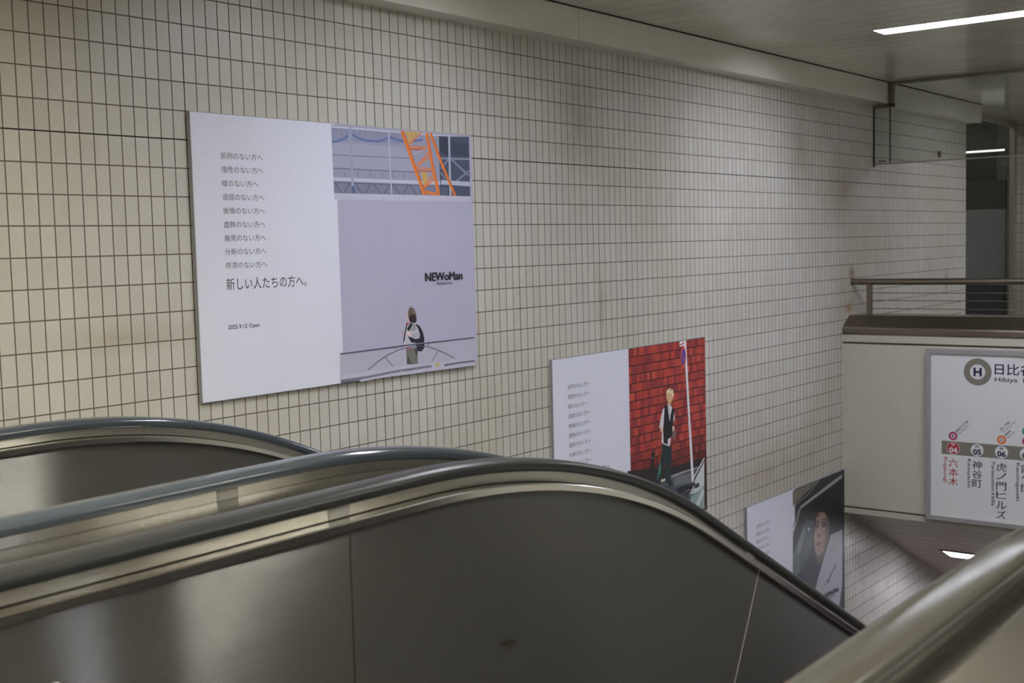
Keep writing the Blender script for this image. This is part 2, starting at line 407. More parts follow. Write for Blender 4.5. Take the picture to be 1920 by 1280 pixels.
S_SEAM1 = -1.463-X0                     # joint on the flat part
a_ = 0; 
def s_of(x):                            # arc length where the path passes x
    for i in range(len(PATH)-1):
        if PATH[i][0] <= x <= PATH[i+1][0]:
            t = (x-PATH[i][0])/(PATH[i+1][0]-PATH[i][0]); return PATH[i][4]+t*(PATH[i+1][4]-PATH[i][4])
S_SEAM2 = s_of(0.46)
CY = CAM.y
Y1, Y2, Y3, Y4 = CY+3.45, CY+2.245, CY+1.88, CY+0.572      # handrail centre lines, from the tiled wall outwards

def balustrade(root, c, s, rub, a, near=False):
    """one side of an escalator; s points from the rail to the steps"""
    hw = .022 if not near else .05
    h = build('handrail', sweep(rail_section(c, a), pre=NEWEL), rub, root, smooth=math.radians(50))
    build('newel_panel', newel_plate(c, hw), M_steel, root)
    gs = build('guide_strip', sweep([(c-hw, -.026), (c+hw, -.026), (c+hw, -.0575), (c-hw, -.0575)]), M_guide, root)
    e = hw+.038
    build('inner_molding', sweep([(c+s*(hw-.004), -.0600), (c+s*e, -.0600), (c+s*(e+.003), -.0625), (c+s*(e+.003), -.0775), (c+s*e, -.080), (c+s*(hw-.004), -.080)]), M_bright, root, smooth=math.radians(30))
    build('shadow_gap', sweep([(c-hw*.85, -.0572), (c+hw*.85, -.0572), (c+hw*.85, -.0605), (c-hw*.85, -.0605)]), M_black, root)
    p0, p1 = hw+.012, hw+.018; panels = []
    for (sa, sb) in ((0.0, S_SEAM1-.002), (S_SEAM1+.002, S_SEAM2-.002), (S_SEAM2+.002, SEND)):
        ip = build('inner_panel', sweep([(c+s*p0, -.078), (c+s*p1, -.078), (c+s*p1, -.86), (c+s*p0, -.86)], sa, sb), M_panel, root); panels.append(ip)
    for k_, sm in enumerate((S_SEAM1, S_SEAM2)):
        build('seam_trim', sweep([(c+s*(p0-.004), -.079), (c+s*(p1+.0006), -.079), (c+s*(p1+.0006), -.86), (c+s*(p0-.004), -.86)], sm-.0019, sm+.0019+.0008*k_), M_bright if k_ == 0 else mat('joint_plate', (178, 177, 170), .35, .3), panels[k_], off=root.location)
    build('skirt', sweep([(c+s*p0, -.861), (c+s*(p1+.02), -.861), (c+s*(p1+.03), -.9), (c+s*(p1+.03), -1.25), (c+s*p0, -1.25)]), M_steel, root)
    # bright joint pieces on the strip
    for sm in (() if c == Y4 else (S_SEAM1-.012, S_SEAM2-.05)):
        build('joint_cover', sweep([(c-hw-.0012, -.0335), (c+hw+.0012, -.0335), (c+hw+.0012, -.0574), (c-hw-.0012, -.0574)], sm-.03, sm+.03), mat('joint_plate', (178, 177, 170), .35, .3), gs, off=root.location)
    return panels

def steps(root, ya, yb):
    prof = []
    x1 = XS+.35; run = .40
    prof.append((X0, 0.0)); x, z = x1, 0.0; prof.append((x1, 0.0))
    rise = run*math.tan(TH)
    while z-rise > LOWZ:
        z -= rise; prof.append((x, z)); x += run; prof.append((x, z))
    prof.append((x, LOWZ+.001)); prof.append((PATH[-1][0], LOWZ+.001))
    bm = bmesh.new(); A = [bm.verts.new((x, ya, z)) for x, z in prof]; B = [bm.verts.new((x, yb, z)) for x, z in prof]
    for i in range(len(prof)-1): bm.faces.new((A[i], A[i+1], B[i+1], B[i]))
    build('step_band', bm, mat('step_metal', (84, 82, 80), .45, .6), root)

T1 = empty('escalator', (X0, (Y1+Y2)/2, 0), 'descending escalator next to the tiled wall, under the largest poster', 'escalator')
T2 = empty('escalator', (X0, (Y3+Y4)/2, 0), 'nearest descending escalator with wide brushed steel panel and blurred foreground handrail', 'escalator')
h1 = balustrade(T1, Y1, -1, M_rub, .041); h2 = balustrade(T1, Y2, 1, M_rub, .041)
h3 = balustrade(T2, Y3, -1, M_rubm, .041); h4 = balustrade(T2, Y4, 1, M_rubn, .041)
steps(T1, Y1-.05, Y2+.05); steps(T2, Y3-.05, Y4+.05)
# outer claddings
build('outer_deck', sweep([(Y1+.020, -.058), (Y1+.26, -.075), (Y1+.28, -.09), (Y1+.28, -1.5), (Y1+.25, -1.5), (Y1+.25, -.1), (Y1+.020, -.08)]), M_steel, T1, smooth=math.radians(30))
build('outer_deck', sweep([(Y4-.020, -.0585), (Y4-.060, -.0592), (Y4-.066, -.0610), (Y4-.070, -.0650), (Y4-.165, -.112), (Y4-.178, -.124), (Y4-.182, -.14), (Y4-.182, -1.5), (Y4-.15, -1.5), (Y4-.15, -.15), (Y4-.020, -.09)]), M_steel, T2, smooth=math.radians(40))
build('truss_cladding', sweep([(Y1+.25, -1.5), (Y2-.16, -1.5), (Y2-.16, -1.53), (Y1+.25, -1.53)], 2.6), M_plain, T1)
build('truss_cladding', sweep([(Y3+.15, -1.5), (Y4-.182, -1.5), (Y4-.182, -1.53), (Y3+.15, -1.53)], 2.6), M_plain, T2)
# flat cover between the two escalators
YM = (Y2+Y3)/2
for rt_, ya, yb in ((T1, Y2-.0215, YM), (T2, YM, Y3+.0215)):
    build('cover_plate', sweep([(ya, -.058), (yb, -.058), (yb, -.075), (ya, -.075)]), M_steel, rt_)
# scuff and sticker on the near steel panel
pan_y = Y3-.0405
def flat(pts, y):
    bm = bmesh.new(); bm.faces.new([bm.verts.new((x, y, z)) for x, z in pts]); return bm
def px2(pts, y): return [(q.x, q.z) for q in (px_on_wall(a, b, y) for a, b in pts)]
scuff = flat(px2([(935,1207),(944,1203),(952,1199),(963,1198),(968,1200),(972,1201),(966,1204),(960,1207),(948,1211),(938,1211)], pan_y-.0006), pan_y-.0006)
build('scuff_mark', scuff, mat('scuff', (40, 32, 20), .7), h3[1], off=T2.location)['label'] = 'dark brown scuff mark'
sc2 = flat(px2([(954,1213),(960,1211),(961,1215),(956,1217)], pan_y-.0006), pan_y-.0006)
build('scuff_mark', sc2, mat('scuff', (40, 32, 20), .7), h3[1], off=T2.location)['label'] = 'dark brown scuff mark'
q = px_on_wall(112, 1274, pan_y); st = []
for cx, cz, a0 in ((q.x-.008, q.z-.010, 0), (q.x-.12, q.z-.010, 90), (q.x-.12, q.z-.15, 180), (q.x-.008, q.z-.15, 270)):
    for i in range(5):
        a = math.radians(a0+22.5*i); st.append((cx+.008*math.cos(a), cz+.008*math.sin(a)))
o = build('sticker', flat(st, pan_y-.0008), mat('sticker_white', (222, 222, 212), .5), h3[0], off=T2.location); o['label'] = 'white rounded sticker'

# ------------------------------------------------------------------ text
def text_geo(body, bold=0.0):
    cu = bpy.data.curves.new('t', 'FONT'); cu.body = body; cu.resolution_u = 3; cu.offset = bold
    o = bpy.data.objects.new('t', cu); COL.objects.link(o)
    dg = bpy.context.evaluated_depsgraph_get(); e = o.evaluated_get(dg); me = e.to_mesh()
    v = [(p.co.x, p.co.y) for p in me.vertices]; f = [tuple(p.vertices) for p in me.polygons]
    e.to_mesh_clear(); bpy.data.objects.remove(o); bpy.data.curves.remove(cu)
    return v, f
def text_fit(bm, body, a0, b0, a1, b1, fn, rot=0.0, bold=0.0, quad=None):
    """writes body into the rectangle a0..a1 x b0..b1 (b up) of a plane given by fn(a, b) -> world"""
    v, f = text_geo(body, bold)
    if rot:
        c, s = math.cos(rot), math.sin(rot); v = [(x*c-y*s, x*s+y*c) for x, y in v]
    x0, x1 = min(p[0] for p in v), max(p[0] for p in v); y0, y1 = min(p[1] for p in v), max(p[1] for p in v)
    V = [bm.verts.new(fn(a0+(x-x0)/(x1-x0)*(a1-a0), b0+(y-y0)/(y1-y0)*(b1-b0))) for x, y in v]
    for g in f:
        try: bm.faces.new([V[i] for i in g])
        except ValueError: pass

# ------------------------------------------------------------------ posters
class Art:
    """flat print: coloured shapes lying on one another on the sheet"""
    def __init__(s, y): s.y = y; s.k = 0; s.bm = bmesh.new(); s.m = []
    def mi(s, col):
        col = tuple(min(250, int(v*1.07)) for v in col)
        m = mat('print_%02x%02x%02x' % col, col, 0.42)
        if m not in s.m: s.m.append(m)
        return s.m.index(m)
    def world(s, pts, y=None): return [(q.x, q.z) for q in (px_on_wall(a, b, s.y) for a, b in pts)]
    def poly(s, pts, col, layer=True, wpts=None):
        P = wpts or s.world(pts)
        if layer: s.k += 1
        f = s.bm.faces.new([s.bm.verts.new((x, s.y-.00002*s.k, z)) for x, z in P]); f.material_index = s.mi(col)
    def line(s, pts, w_, col):
        s.k += 1
        for (a, b) in zip(pts, pts[1:]):
            d = Vector((b[0]-a[0], b[1]-a[1])); n = Vector((-d.y, d.x)).normalized()*w_/2
            s.poly([(a[0]+n.x, a[1]+n.y), (b[0]+n.x, b[1]+n.y), (b[0]-n.x, b[1]-n.y), (a[0]-n.x, a[1]-n.y)], col, False)
    def ell(s, cx, cy, rx, ry, col, n=28, tilt=0.0):
        s.poly([(cx+rx*math.cos(2*PI*i/n), cy+ry*math.sin(2*PI*i/n)+tilt*rx*math.cos(2*PI*i/n)) for i in range(n)], col)
    def done(s, name, parent): return build(name, s.bm, s.m, parent)
def sc(ox, oy, k): return lambda l: [(ox+a/k, oy+b/k) for a, b in l]
YP = -.022
LINES = ['前例のない方へ', '惰性のない方へ', '嘘のない方へ', '退屈のない方へ', '後悔のない方へ', '虚飾のない方へ', '偏見のない方へ', '分断のない方へ', '停滞のない方へ']
def poster(u0, r0, wid, hgt, label, logo, logo_col=M_ink):
    x0, z1 = u0*TILE, ROW0-r0*ROW
    t = empty('poster', (x0, -.002, z1-hgt*ROW), label, 'poster', 'advertising posters on the tiled wall')
    build('board', BX(((x0, YP+.0003, z1-hgt*ROW), (x0+wid*TILE, -.006, z1))), M_white, t)
    build('edge_frame', BX(((x0-.002, YP+.002, z1-hgt*ROW-.002), (x0, -.003, z1+.002)), ((x0, YP+.002, z1), (x0+wid*TILE, -.003, z1+.003)), ((x0+wid*TILE, YP+.002, z1-hgt*ROW-.003), (x0+wid*TILE+.003, -.003, z1+.003)), ((x0, YP+.002, z1-hgt*ROW-.003), (x0+wid*TILE, -.003, z1-hgt*ROW))), mat('poster_edge', (150, 150, 158), .5), t)
    fn = lambda y: (lambda a, b: (x0+a*TILE, y, z1-b*ROW))
    F = fn(YP-.0002)
    for i, ln in enumerate(LINES):
        bm = bmesh.new()
        b = 1.475+i*.495; n = len(ln)
        text_fit(bm, ln, 2.40, b+.12, 2.40+3.68*(n-.05)/6.95, b-.12, F)
        build('slogan_line', bm, M_inkg, t)
    bm = bmesh.new(); text_fit(bm, '新しい人たちの方へ。', 2.40, 6.34, 9.78, 5.90, F); build('headline_text', bm, M_ink, t)
    bm = bmesh.new(); text_fit(bm, '2025.9.12 Open', 2.40, 7.80, 5.18, 7.60, F, bold=.012); build('date_text', bm, M_ink, t)
    la, lb = logo; F2 = fn(YP-.0034)
    bm = bmesh.new(); [text_fit(bm, 'NEWoMan', la+dx, lb+.36+dz, la+4.66+dx, lb+dz, fn(YP-.0034-.00002*k)) for k, (dx, dz) in enumerate(((0, 0), (.045, 0), (.09, 0), (.02, .008), (.07, .008), (.02, -.008), (.07, -.008)))]
    text_fit(bm, 'TAKANAWA', la+1.35, lb+.56, la+3.42, lb+.43, F2); build('logo_text', bm, logo_col, t)
    return t, x0, z1
LIL = (174, 171, 196)

# --- first poster: crane over a white site fence, person with a backpack on a bridge
PT1, x0, z1 = poster(.11, -.98, 29.15, 10.3, 'largest poster with orange crane and person carrying a backpack, nearest on the tiled wall', (22.72, 6.06))
A = Art(YP-.0001); c3 = sc(600, 220, 4.572); c4 = sc(620, 480, 5.1214)
zb = z1-10.3*ROW; xs_, xr_ = x0+13.2*TILE, x0+29.15*TILE
A.poly(None, LIL, wpts=[(xs_, zb), (xr_, zb), (xr_, z1), (xs_, z1)])
band = [(94,62),(1275,165),(1288,676),(120,650)]
A.poly(c3(band), (150, 150, 174))
A.poly(c3([(97,80),(700,125),(705,230),(105,200)]), (140, 142, 168))
A.poly(c3([(96,72),(1275,170),(1275,182),(97,86)]), (196, 196, 212))
for x in range(130, 690, 52): A.line(c3([(x, 85+.07*x), (x+3, 130+.07*x)]), 1.2, (126, 128, 152))
A.poly(c3([(105,215),(700,255),(800,350),(800,470),(112,440),(104,325)]), (160, 160, 184))
for P in ([(105,210),(150,205),(200,185),(240,155)], [(280,150),(330,180),(400,200),(480,205),(540,195),(580,178)], [(600,170),(650,190),(720,205),(800,205),(880,190)]):
    A.line(c3(P), 4.2, (96, 112, 166))
A.line(c3([(105,320),(400,335),(800,352)]), 2.0, (122, 122, 146)); A.line(c3([(110,435),(400,450),(850,470)]), 2.4, (116, 116, 138))
for x in (215, 325, 430, 530, 620, 720): A.line(c3([(x, 470+.02*x), (x, 500+.02*x)]), 2.6, (124, 126, 150))
A.line(c3([(115,528),(600,548),(1060,562)]), 6.0, (190, 190, 208))
A.poly(c3([(118,548),(1030,585),(1030,672),(120,650)]), (122, 124, 146))
for a, b in ((130, 180), (255, 205), (300, 360), (435, 385), (460, 520), (600, 545), (620, 690), (755, 705), (770, 830), (880, 850)):
    A.line(c3([(a, 556+.04*(a-120)), (b, 650+.02*(b-120))]), 2.0, (92, 96, 122))
A.line(c3([(120,556),(600,575),(1030,590)]), 1.6, (84, 88, 112))
A.line(c3([(255,75),(262,300),(285,650)]), 4.5, (152, 154, 178)); A.line(c3([(283,590),(287,650)]), 5, (76, 88, 140)); A.line(c3([(588,105),(598,400),(612,655)]), 2.6, (178, 178, 198))
A.poly(c3([(1018,160),(1275,168),(1287,676),(1030,672)]), (70, 78, 100))
A.poly(c3([(1020,165),(1100,180),(1100,330),(1025,300)]), (54, 60, 78)); A.poly(c3([(1120,200),(1275,230),(1280,340),(1120,320)]), (60, 68, 88))
A.line(c3([(1020,350),(1280,358)]), 3.4, (136, 142, 164)); A.line(c3([(1105,150),(1110,400),(1118,672)]), 3.6, (176, 178, 196))
for P in ([(1120,355),(1275,500)], [(1100,360),(1035,440)], [(1280,455),(1170,545)], [(1035,470),(1075,530)]): A.line(c3(P), 3.2, (128, 134, 156))
A.line(c3([(1035,555),(1285,572)]), 8.5, (180, 182, 202)); A.poly(c3([(1035,600),(1090,602),(1090,672),(1038,672)]), (86, 94, 116))
ORG, ORD = (222, 124, 58), (196, 92, 40)
A.poly(c3([(730,118),(850,125),(800,185),(760,230)]), (196, 160, 104)); A.poly(c3([(865,470),(915,470),(925,540),(890,590)]), (196, 160, 96))
A.line(c3([(765,250),(915,258)]), 3.0, ORG); A.line(c3([(772,272),(905,276)]), 3.0, ORD)
A.line(c3([(830,432),(980,445)]), 2.6, ORG); A.line(c3([(838,455),(975,465)]), 2.6, ORD)
for P in ([(762,232),(870,128)], [(825,420),(935,295)], [(830,415),(945,335)], [(888,600),(985,470)], [(895,602),(975,535)], [(900,630),(1015,660)], [(905,645),(1000,668)]): A.line(c3(P), 2.6, ORG)
A.line(c3([(800,315),(915,265)]), 1.5, (180, 180, 196))
A.line(c3([(702,116),(800,400),(895,664)]), 6.2, ORG); A.line(c3([(711,116),(809,400),(905,664)]), 1.6, ORD)
A.line(c3([(912,132),(960,400),(1018,664)]), 5.6, ORG); A.line(c3([(921,134),(969,400),(1027,664)]), 1.5, ORD)
A.line(c3([(945,136),(1040,390),(1158,674)]), 4.8, ORG); A.line(c3([(953,136),(1048,390),(1166,674)]), 1.4, ORD)
A.poly(c3([(119,649),(1288,676),(1289,722),(122,706)]), (190, 186, 206))
for a, b in ((190, 214), (405, 418), (605, 614), (795, 812), (978, 1000), (1160, 1172)):
    A.line(c3([(a, 715), (b, 1290)]), .55, (168, 165, 189))
for a in (150, 378, 600, 815, 1018, 1212): A.line(c4([(a, 60), (a+14, 860)]), .55, (168, 165, 189))
A.poly(c4([(92,950),(1376,790),(1382,1000),(95,1160)]), (176, 173, 193))
# person
A.poly(c4([(722,885),(830,878),(836,1032),(780,1040),(728,1036)]), (112, 112, 106)); A.poly(c4([(738,950),(776,1036),(730,1036)]), (74, 74, 74)); A.poly(c4([(800,880),(832,880),(834,960),(812,940)]), (70, 72, 70))
A.poly(c4([(815,650),(850,668),(880,720),(897,790),(896,880),(872,914),(836,914),(818,860),(800,800)]), (36, 38, 47))
A.poly(c4([(722,645),(760,640),(800,645),(832,682),(856,752),(850,787),(800,800),(772,880),(705,880),(699,790),(712,700)]), (182, 182, 193))
A.poly(c4([(768,650),(800,648),(826,690),(800,720),(765,720)]), (150, 150, 160)); A.poly(c4([(770,740),(850,735),(852,775),(780,792)]), (164, 164, 178))
A.poly(c4([(728,638),(714,700),(698,785),(694,836),(708,808),(716,740),(736,655)]), (38, 40, 50)); A.poly(c4([(762,642),(786,650),(750,722),(728,702)]), (40, 42, 50))
A.poly(c4([(738,766),(812,796),(806,830),(770,828)]), (38, 40, 48)); A.poly(c4([(722,640),(752,637),(746,653),(725,653)]), (186, 62, 82)); A.poly(c4([(724,886),(770,884),(768,896),(726,898)]), (168, 70, 84))
A.poly(c4([(742,556),(728,568),(722,590),(728,612),(740,632),(756,636),(758,575)]), (208, 178, 176))
A.poly(c4([(765,488),(795,502),(812,535),(822,580),(822,628),(800,642),(765,638),(750,612),(742,578),(742,530),(752,500)]), (98, 86, 80))
A.poly(c4([(756,570),(800,558),(818,600),(810,642),(768,640),(750,616)]), (44, 42, 43)); A.poly(c4([(780,510),(800,525),(812,560),(790,550)]), (128, 108, 102)); A.line(c4([(768,500),(764,478)]), 1.4, (98, 86, 80))
A.poly(c4([(733,724),(760,732),(774,766),(745,772),(730,750)]), (214, 182, 184)); A.poly(c4([(680,714),(698,722),(696,757),(677,746)]), (196, 160, 160))
# bridge rail, arch and blurred lower bars
A.poly(c4([(95,1150),(700,1052),(1382,985),(1384,1048),(96,1222)]), (184, 181, 201))
A.line(c4([(95,1196),(350,1162),(600,1110),(965,1056)]), 4.6, (122, 119, 138)); A.line(c4([(1088,1048),(1240,1022),(1382,1006)]), 4.2, (112, 110, 130))
A.poly(c4([(282,1192),(440,1160),(450,1172),(290,1208)]), (190, 187, 205)); A.poly(c4([(1000,1030),(1042,1022),(1044,1056),(1002,1066)]), (190, 176, 118))
A.poly(c4([(96,1200),(280,1185),(268,1200),(96,1220)]), (96, 95, 112))
A.line(c4([(672,1106),(720,1126),(790,1126),(860,1104),(905,1078)]), 1.5, (206, 203, 218))
A.line(c4([(90,938),(700,860),(1376,780)]), 2.3, (78, 78, 98)); A.line(c4([(90,932),(700,853),(1376,775)]), .8, (150, 148, 166))
A.line(c4([(620,872),(620,895)]), 1.6, (90, 90, 108)); A.line(c4([(935,838),(935,856)]), 1.6, (90, 90, 108))
A.line(c4([(355,1095),(450,1012),(550,946),(650,900),(750,873),(850,862),(930,868),(1030,903),(1110,940),(1185,980)]), 1.7, (84, 84, 104))
A.line(c4([(520,970),(597,1060)]), 1.2, (84, 84, 104)); A.line(c4([(1030,905),(970,1010)]), 1.1, (96, 94, 112))
A.done('photo_print', PT1)

# --- second poster: person before a red brick wall
PT2, x0, z1 = poster(40.27, 9.69, 29.15, 10.35, 'poster with red brick wall and standing person, partly behind the escalator handrail', (22.6, 8.45))
A = Art(YP-.0001); c5 = sc(1020, 620, 3.656)
zb = z1-10.35*ROW; xs_, xr_ = x0+13.2*TILE, x0+29.15*TILE
A.poly(None, (52, 26, 28), wpts=[(xs_, zb), (xr_, zb), (xr_, z1), (xs_, z1)])
REDS = [(138, 46, 42), (146, 52, 46), (130, 44, 44), (156, 58, 46), (120, 42, 46), (140, 50, 44), (112, 40, 46), (168, 66, 48)]
A.k += 1
nc, nr = 32, 21.4; bw, bh = (xr_-xs_)/nc, (z1-zb)/nr
for r in range(17):
    for c in range(nc):
        shade = 1 if r < 12 else 1-.12*(r-11)
        wv = .5+.5*math.sin(c*.55+1.3*math.sin(r*.9))*math.cos(r*.6+c*.2)
        col = REDS[min(7, int(wv*5)+random.randint(0, 3))]; col = tuple(int(v*1.14*max(.35, shade)) for v in col)
        xa, za = xs_+c*bw, z1-r*bh
        A.poly(None, col, False, wpts=[(xa+.0005, za-bh+.004), (xa+bw-.0005, za-bh+.004), (xa+bw-.0005, za-.003), (xa+.0005, za-.003)])
A.poly(c5([(572,985),(760,1040),(870,985),(1060,930),(1098,890),(1100,1240),(574,1260)]), (74, 82, 90))
A.poly(c5([(573,960),(850,940),(1096,870),(1096,905),(1060,930),(870,985),(760,1045),(573,1000)]), (40, 30, 34))
A.poly(c5([(870,996),(960,960),(1062,930),(1062,938),(966,970),(876,1006)]), (150, 150, 152)); A.poly(c5([(900,1000),(1010,975),(1012,1040),(890,1060)]), (104, 108, 112))
A.poly(c5([(800,1020),(832,1012),(832,1026),(806,1036)]), (206, 190, 160)); A.poly(c5([(870,1125),(995,1082),(995,1093),(876,1138)]), (172, 140, 100)); A.poly(c5([(700,1080),(860,1060),(990,1100),(990,1250),(700,1250)]), (66, 70, 80))
A.poly(c5([(735,838),(746,826),(757,838),(753,1075),(739,1075)]), (30, 27, 30)); A.line(c5([(733,872),(757,870)]), 1.4, (120, 110, 108))
# person
A.poly(c5([(812,762),(872,788),(874,870),(868,1000),(874,1050),(834,1054),(832,990),(830,880),(812,960),(797,1052),(764,1072),(762,1042),(788,930),(804,850)]), (28, 44, 48))
A.poly(c5([(790,925),(802,895),(800,965),(776,1022)]), (62, 122, 116)); A.poly(c5([(834,1046),(880,1040),(892,1054),(842,1068)]), (20, 20, 24)); A.line(c5([(838,1052),(850,1054)]), 1.2, (210, 206, 204))
A.poly(c5([(830,520),(858,500),(890,540),(897,600),(882,640),(862,790),(840,786),(806,768),(808,690),(790,662),(800,600),(814,540)]), (208, 204, 210))
A.poly(c5([(826,514),(850,500),(858,610),(872,560),(880,520),(893,545),(882,660),(886,700),(866,735),(850,740),(846,782),(820,768),(816,680),(822,600)]), (26, 25, 30))
A.poly(c5([(846,500),(866,500),(872,540),(862,620),(852,560)]), (196, 192, 198)); A.poly(c5([(795,658),(816,664),(813,702),(798,684)]), (206, 172, 140)); A.poly(c5([(880,655),(895,660),(906,700),(896,746),(880,742)]), (112, 96, 92)); A.poly(c5([(878,652),(892,654),(894,682),(880,686)]), (206, 172, 140))
A.poly(c5([(846,470),(870,470),(872,505),(850,505)]), (186, 144, 106)); A.poly(c5([(842,425),(872,420),(886,440),(878,480),(860,494),(845,482),(838,455)]), (212, 172, 132)); A.line(c5([(846,446),(856,444)]), .8, (90, 60, 50)); A.line(c5([(848,472),(860,470)]), .8, (150, 90, 80))
A.poly(c5([(840,408),(862,394),(884,404),(890,440),(880,462),(874,428),(848,424),(838,448)]), (228, 210, 172)); A.line(c5([(866,402),(876,410)]), 1.6, (60, 56, 60))
# street pole with round sign
A.poly(c5([(958,70),(973,68),(1002,600),(1029,1032),(1012,1038),(988,600)]), (214, 210, 218))
A.ell(*c5([(954, 180)])[0], 5.2, 20.5, (200, 84, 62), tilt=-.1); A.ell(*c5([(954, 180)])[0], 3.9, 15.5, (66, 62, 158), tilt=-.1); A.line(c5([(944,140),(964,222)]), 1.3, (200, 84, 62))
A.poly(c5([(928,74),(973,64),(973,98),(930,110)]), (222, 218, 224)); A.line(c5([(934,100),(958,80)]), 2.4, (196, 64, 56))
# car in the corner
A.poly(c5([(1098,868),(1098,1056),(1084,1082),(1040,1112),(998,1122),(1012,1070)]), (196, 199, 202)); A.poly(c5([(1098,1050),(1100,1212),(1050,1236),(985,1220),(1010,1130),(1050,1112)]), (140, 158, 156)); A.poly(c5([(1086,1080),(1100,1100),(1060,1200),(1040,1190)]), (190, 196, 198))
A.line(c5([(1097,874),(1022,1012)]), 1.6, (226, 226, 228)); A.line(c5([(1098,886),(1026,1030),(975,1138)]), 2.0, (46, 46, 50))
A.done('photo_print', PT2)

# --- third poster: face behind a car window
PT3, x0, z1 = poster(79.2, 20.93, 29.13, 10.4, 'lowest poster with a face behind a car window, below the white parapet', (22.15, 8.42))
A = Art(YP-.0001); c6 = sc(1380, 870, 4.127)
zb = z1-10.4*ROW; xs_, xr_ = x0+13.2*TILE, x0+29.13*TILE
A.poly(None, (36, 38, 46), wpts=[(xs_, zb), (xr_, zb), (xr_, z1), (xs_, z1)])
A.poly(c6([(438,207),(640,124),(440,322)]), (118, 108, 98)); A.line(c6([(438,330),(560,230),(645,122)]), 1.3, (140, 142, 146))
A.poly(c6([(505,340),(820,105),(820,700),(600,720),(440,900),(440,560)]), (22, 23, 27))
A.poly(c6([(495,328),(680,182),(820,78),(820,106),(690,204),(504,342)]), (150, 150, 156)); A.line(c6([(500,330),(440,545)]), 2.2, (140, 142, 150)); A.line(c6([(484,348),(439,490)]), 1.2, (110, 112, 120))
A.poly(c6([(545,425),(612,440),(606,560),(560,720),(500,860),(442,895),(441,690),(492,560)]), (70, 80, 82)); A.poly(c6([(522,470),(540,520),(492,700),(462,690)]), (108, 118, 112)); A.poly(c6([(442,700),(500,690),(490,850),(442,890)]), (86, 100, 102))
A.ell(*c6([(563, 503)])[0], 2.0, 3.6, (170, 186, 200))
A.poly(c6([(596,620),(660,700),(700,660),(660,860),(605,1005),(520,960),(440,895),(520,800)]), (40, 46, 58))
A.poly(c6([(600,540),(606,430),(640,350),(690,340),(728,390),(738,520),(716,600),(690,620)]), (18, 17, 19))
A.poly(c6([(622,405),(642,370),(668,358),(700,372),(716,420),(722,500),(712,590),(690,650),(655,700),(626,716),(610,660),(603,580),(610,500)]), (150, 124, 112))
A.poly(c6([(690,380),(716,420),(722,500),(712,590),(690,650),(672,640),(690,560),(696,470)]), (104, 82, 76)); A.poly(c6([(612,500),(603,580),(610,660),(622,700),(624,620),(620,540)]), (166, 138, 126))
A.poly(c6([(626,716),(655,700),(690,650),(680,720),(650,780),(630,760)]), (96, 80, 76))
A.poly(c6([(612,466),(640,446),(646,480),(616,500)]), (116, 92, 84)); A.poly(c6([(660,440),(712,436),(712,486),(664,490)]), (96, 76, 70)); A.line(c6([(614,456),(642,432)]), 2.0, (40, 30, 30)); A.line(c6([(664,430),(708,424)]), 2.2, (38, 29, 29)); A.ell(*c6([(626, 482)])[0], 2.2, 1.6, (44, 34, 34)); A.ell(*c6([(684, 466)])[0], 3.4, 1.8, (40, 31, 31))
A.line(c6([(652,470),(640,545)]), 1.2, (170, 142, 128)); A.poly(c6([(630,545),(655,540),(652,560),(636,566)]), (92, 66, 62)); A.poly(c6([(618,612),(640,596),(664,606),(645,628),(622,636)]), (122, 70, 74)); A.line(c6([(620,618),(662,610)]), .9, (70, 36, 42))
A.poly(c6([(628,395),(668,345),(716,372),(728,440),(708,410),(684,372),(650,372),(624,420)]), (18, 17, 19))
A.poly(c6([(735,545),(821,505),(821,930),(800,1088),(770,1104),(604,1000),(640,860),(690,690)]), (172, 170, 182)); A.poly(c6([(735,545),(821,505),(821,640),(720,700)]), (160, 158, 170))
A.line(c6([(776,770),(735,850),(705,910)]), 2.2, (92, 90, 98)); A.ell(*c6([(710, 905)])[0], 2.6, 3.2, (104, 102, 110)); A.line(c6([(700,915),(660,975)]), 1.2, (140, 138, 148)); A.line(c6([(725,640),(765,615)]), 1.6, (130, 128, 138))
A.poly(c6([(821,925),(821,1112),(788,1118),(770,1106),(800,1088)]), (52, 54, 64)); A.line(c6([(442,690),(640,600),(730,540)]), .6, (110, 106, 108))
A.done('photo_print', PT3)

# ------------------------------------------------------------------ parapet across the far side of the opening
XP = 6.845
def yprism(name, prof, m, y0=-.0008, y1=-3.9, parent=None):
    bm = bmesh.new(); prism_y(bm, prof, y1, y0); return build(name, bm, m, parent)
struct(yprism('wall_parapet', [(XP+.03, .64), (7.33, .64), (7.33, -.93), (XP+.03, -.93)], M_cream))
struct(yprism('trim_6', [(XP, .639), (XP+.029, .639), (XP+.029, .578), (XP, .578)], M_strip))
struct(yprism('trim_7', [(XP+.012, .5775), (XP+.029, .5775), (XP+.029, .5605), (XP+.012, .5605)], M_brown))
struct(yprism('trim_8', [(XP+.002, .56), (XP+.029, .56), (XP+.029, -.868), (XP+.002, -.868)], M_cream))
struct(yprism('trim_9', [(XP+.012, -.8685), (XP+.029, -.8685), (XP+.029, -.8835), (XP+.012, -.8835)], M_brown))
struct(yprism('trim_10', [(XP, -.884), (XP+.0295, -.884), (XP+.0295, -.931), (6.975, -.955), (6.963, -.975), (XP, -.93)], M_strip))
cap = yprism('parapet_cap', [(XP-.004, .663), (XP-.004, .692), (XP+.004, .706), (7.0, .800), (7.30, .800), (7.34, .780), (7.34, .645), (XP+.02, .645), (XP+.02, .663)], M_capst)
tag(cap, 'sloping dull metal cap along the top of the white parapet', 'parapet cap')
RT_ = empty('guard_railing', (7.06, -.002, .80), 'brown grey metal railing with thin wires standing on the parapet cap', 'railing')
